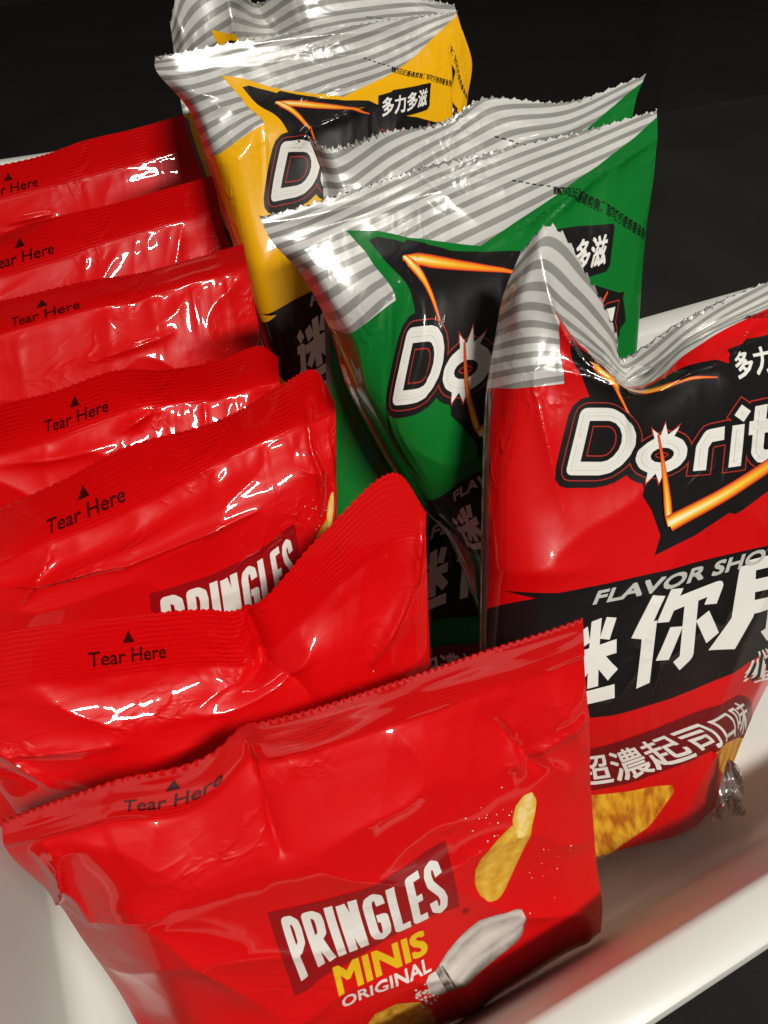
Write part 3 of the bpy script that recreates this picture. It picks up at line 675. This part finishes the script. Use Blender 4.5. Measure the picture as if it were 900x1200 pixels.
# ------------------------------------------------------------ trays, table, backdrop
def white_plastic(name, col=(.72, .72, .68), rough=.36):
    m, nt, b = new_mat(name)
    tc = N(nt, 'ShaderNodeTexCoord')
    n = N(nt, 'ShaderNodeTexNoise'); n.inputs['Scale'].default_value = 14; n.inputs['Detail'].default_value = 6
    nt.links.new(tc.outputs['Object'], n.inputs['Vector'])
    rp = N(nt, 'ShaderNodeValToRGB'); e = rp.color_ramp.elements
    e[0].position = .3; e[0].color = (col[0]*.93, col[1]*.92, col[2]*.9, 1); e[1].position = .7; e[1].color = (*col, 1)
    nt.links.new(n.outputs['Fac'], rp.inputs[0]); nt.links.new(rp.outputs[0], b.inputs['Base Color'])
    n2 = N(nt, 'ShaderNodeTexNoise'); n2.inputs['Scale'].default_value = 40; nt.links.new(tc.outputs['Object'], n2.inputs['Vector'])
    mr = N(nt, 'ShaderNodeMapRange'); mr.inputs[3].default_value = rough*.8; mr.inputs[4].default_value = rough*1.2
    nt.links.new(n2.outputs['Fac'], mr.inputs[0]); nt.links.new(mr.outputs[0], b.inputs['Roughness'])
    b.inputs['IOR'].default_value = 1.6
    return m
PLA = white_plastic('white_tray_plastic')
def tray(name, label, x0, x1, y0, y1, rim_d, lip, group):
    """open tray: rounded profile swept round a rectangle; x0..y1 = inner edge of the rim, in working units"""
    f = FL; rz = f-rim_d
    # profile: (inset from the rim's inner edge, height)
    prof = [(.02-.02, -.035)]
    prof = [(-lip, -.04), (-lip, rz-.02), (-lip+.006, rz-.005), (-lip+.02, rz), (-.012, rz), (-.003, rz-.004), (.004, rz-.015)]
    top = (.004, rz-.015); bx, bz = .085, .045
    prof += [(bx*.55, rz*.5)]
    for k in range(7):
        a = k/6*math.pi/2; prof.append((bx+.045-.045*math.cos(a), .045-.045*math.sin(a)))
    loops = []
    for ins, z in prof:
        xa, xb, ya, yb_ = x0+ins, x1-ins, y0+ins, y1-ins; r = max(.02, .07-ins*.2); pts = []
        for (cx, cy, a0) in ((xb-r, yb_-r, 0), (xa+r, yb_-r, 90), (xa+r, ya+r, 180), (xb-r, ya+r, 270)):
            for k in range(7):
                a = math.radians(a0+k*15); pts.append((cx+r*math.cos(a), cy+r*math.sin(a), z))
        loops.append(pts)
    bm = bmesh.new(); L = [[bm.verts.new(Vector(p)*S) for p in l] for l in loops]; n = len(L[0])
    for a, b_ in zip(L, L[1:]):
        for k in range(n): bm.faces.new((a[k], a[(k+1) % n], b_[(k+1) % n], b_[k]))
    bm.faces.new(L[-1]); bm.faces.new(L[0][::-1])
    bmesh.ops.recalc_face_normals(bm, faces=bm.faces[:])
    for fc in bm.faces: fc.smooth = len(fc.verts) == 4
    me = bpy.data.meshes.new(name); bm.to_mesh(me); bm.free(); me.materials.append(PLA)
    me.set_sharp_from_angle(angle=math.radians(35))
    o = bpy.data.objects.new(name, me); C.objects.link(o); o['label'] = label; o['category'] = 'tray'; o['group'] = group
    return o
tray('display_tray', 'white plastic tray with a broad front rim, holding red and green bags', -.50, 2.62, .079, 1.475, 1.33, .085, 'white display trays')
tray('display_tray', 'rear white tray, a sliver of rim showing behind the rearmost red pouch', -.50, 1.66, 1.80, 3.86, 1.40, .06, 'white display trays')

def cloth(name, corners, mat, nx=60, ny=60, amp=.0, kind='structure', thick=0):
    bm = bmesh.new(); g = []
    c = [Vector(x) for x in corners]
    for j in range(ny+1):
        row = []
        for i in range(nx+1):
            s, t = i/nx, j/ny; p = (c[0]*(1-s)+c[1]*s)*(1-t)+(c[3]*(1-s)+c[2]*s)*t
            nn = (c[1]-c[0]).cross(c[3]-c[0]).normalized()
            row.append(bm.verts.new(p+nn*amp*(noise.noise(p*5)+.4*noise.noise(p*14))))
        g.append(row)
    for j in range(ny):
        for i in range(nx): bm.faces.new((g[j][i], g[j][i+1], g[j+1][i+1], g[j+1][i])).smooth = True
    me = bpy.data.meshes.new(name); bm.to_mesh(me); bm.free(); me.materials.append(mat)
    o = bpy.data.objects.new(name, me); C.objects.link(o)
    if kind: o['kind'] = kind
    return o
def cloth_mat(name, col):
    m, nt, b = new_mat(name); tc = N(nt, 'ShaderNodeTexCoord')
    n = N(nt, 'ShaderNodeTexNoise'); n.inputs['Scale'].default_value = 9; n.inputs['Detail'].default_value = 8
    nt.links.new(tc.outputs['Object'], n.inputs['Vector'])
    rp = N(nt, 'ShaderNodeValToRGB'); e = rp.color_ramp.elements
    e[0].position = .3; e[0].color = (*[c*.7 for c in col], 1); e[1].position = .75; e[1].color = (*[c*1.25 for c in col], 1)
    nt.links.new(n.outputs['Fac'], rp.inputs[0]); nt.links.new(rp.outputs[0], b.inputs['Base Color'])
    b.inputs['Roughness'].default_value = .85; b.inputs['Specular IOR Level'].default_value = .2
    n2 = N(nt, 'ShaderNodeTexNoise'); n2.inputs['Scale'].default_value = 900; nt.links.new(tc.outputs['Object'], n2.inputs['Vector'])
    bp = N(nt, 'ShaderNodeBump'); bp.inputs['Strength'].default_value = .5; bp.inputs['Distance'].default_value = .0006
    nt.links.new(n2.outputs['Fac'], bp.inputs['Height']); nt.links.new(bp.outputs[0], b.inputs['Normal'])
    return m
CB = cloth_mat('black_cloth', (.0085, .008, .007)); CB2 = cloth_mat('charcoal_cloth', (.0165, .0165, .0145)); CB3 = cloth_mat('folded_black_cloth', (.0115, .011, .0095))
zt = -.045*S
def W2(x, y, d): r = ray(x, y); q = r*(d/-r[2]); return Vector(W(q))
cloth('table', [(-2.5, -1.5, zt-.012), (3.5, -1.5, zt-.012), (3.5, 2.6, zt-.012), (-2.5, 2.6, zt-.012)], CB, amp=0)
cloth('backdrop', [(-2.5, 1.5, zt-.03), (3.8, 1.6, zt-.03), (3.8, 2.2, 1.6), (-2.5, 2.1, 1.6)], CB, 120, 60, amp=.004)
def fold_sheet(name, x0, x1, y0, y1, z, mat, folds, nx=170, ny=150, amp=.0012):
    o = cloth(name, [(x0, y0, z), (x1, y0, z), (x1, y1, z), (x0, y1, z)], mat, nx, ny, amp=amp, kind='structure')
    for v in o.data.vertices:
        for a, b, w, h in folds:
            d = Vector((b.x-a.x, b.y-a.y)); p = Vector((v.co.x-a.x, v.co.y-a.y)); l = d.length
            t = p.dot(d)/l/l; ds = (p.x*d.y-p.y*d.x)/l
            if -.3 < t < 1.4: v.co.z += h*math.exp(-abs(ds)/w)
    return o
fold_sheet('tablecloth', -.6, 1.9, -.9, 1.48, zt, CB, [(W2(752, 100, 1.84), W2(783, -10, 1.84), .012, .010), (W2(300, 10, 1.84), W2(0, 60, 1.84), .02, .003)])
o = cloth('cloth_fold', [W2(746, 145, 1.838), W2(1400, 100, 1.838), W2(1400, -60, 1.838), W2(790, -60, 1.838)], CB3, 60, 30, amp=.0015)
fold_sheet('table_runner', 1.80*S, 1.7, 1.74*S, 4.15*S, zt+.005, CB2, [])

# ------------------------------------------------------------ light: warm shop lamps overhead
def lamp(name, loc, aim, power, sx, sy, col=(1, .965, .89)):
    l = bpy.data.lights.new(name, 'AREA'); l.shape = 'RECTANGLE'; l.size = sx; l.size_y = sy; l.energy = power; l.color = col
    o = bpy.data.objects.new(name, l); C.objects.link(o); o.location = loc
    o.rotation_euler = (Vector(aim)-Vector(loc)).to_track_quat('-Z', 'Y').to_euler()
    return o
lamp('ceiling_lamp', (.24, -.69, 1.42), (.12, .15, .1), 25, .46, .09)
lamp('ceiling_lamp', (.02, .85, 1.5), (.15, .3, .1), 1.2, .45, .05)
w = bpy.data.worlds.new('World'); bpy.context.scene.world = w; w.use_nodes = True
w.node_tree.nodes['Background'].inputs[0].default_value = (1, .93, .85, 1); w.node_tree.nodes['Background'].inputs[1].default_value = .07

cam = bpy.data.cameras.new('camera'); co = bpy.data.objects.new('camera', cam); C.objects.link(co)
cam.sensor_fit = 'HORIZONTAL'; cam.sensor_width = 36; cam.lens = F/900*36; cam.clip_start = .005; cam.clip_end = 50
Rm = Matrix(((DX[0], -DX[1], -DX[2]), (DY[0], -DY[1], -DY[2]), (DZ[0], -DZ[1], -DZ[2])))
co.matrix_world = Matrix.Translation((0, 0, FL*S)) @ Rm.to_4x4()
bpy.context.scene.camera = co
vs = bpy.context.scene.view_settings; vs.view_transform = 'Standard'; vs.look = 'None'; vs.exposure = 0; vs.gamma = 1
bpy.context.scene.cycles.max_bounces = 8
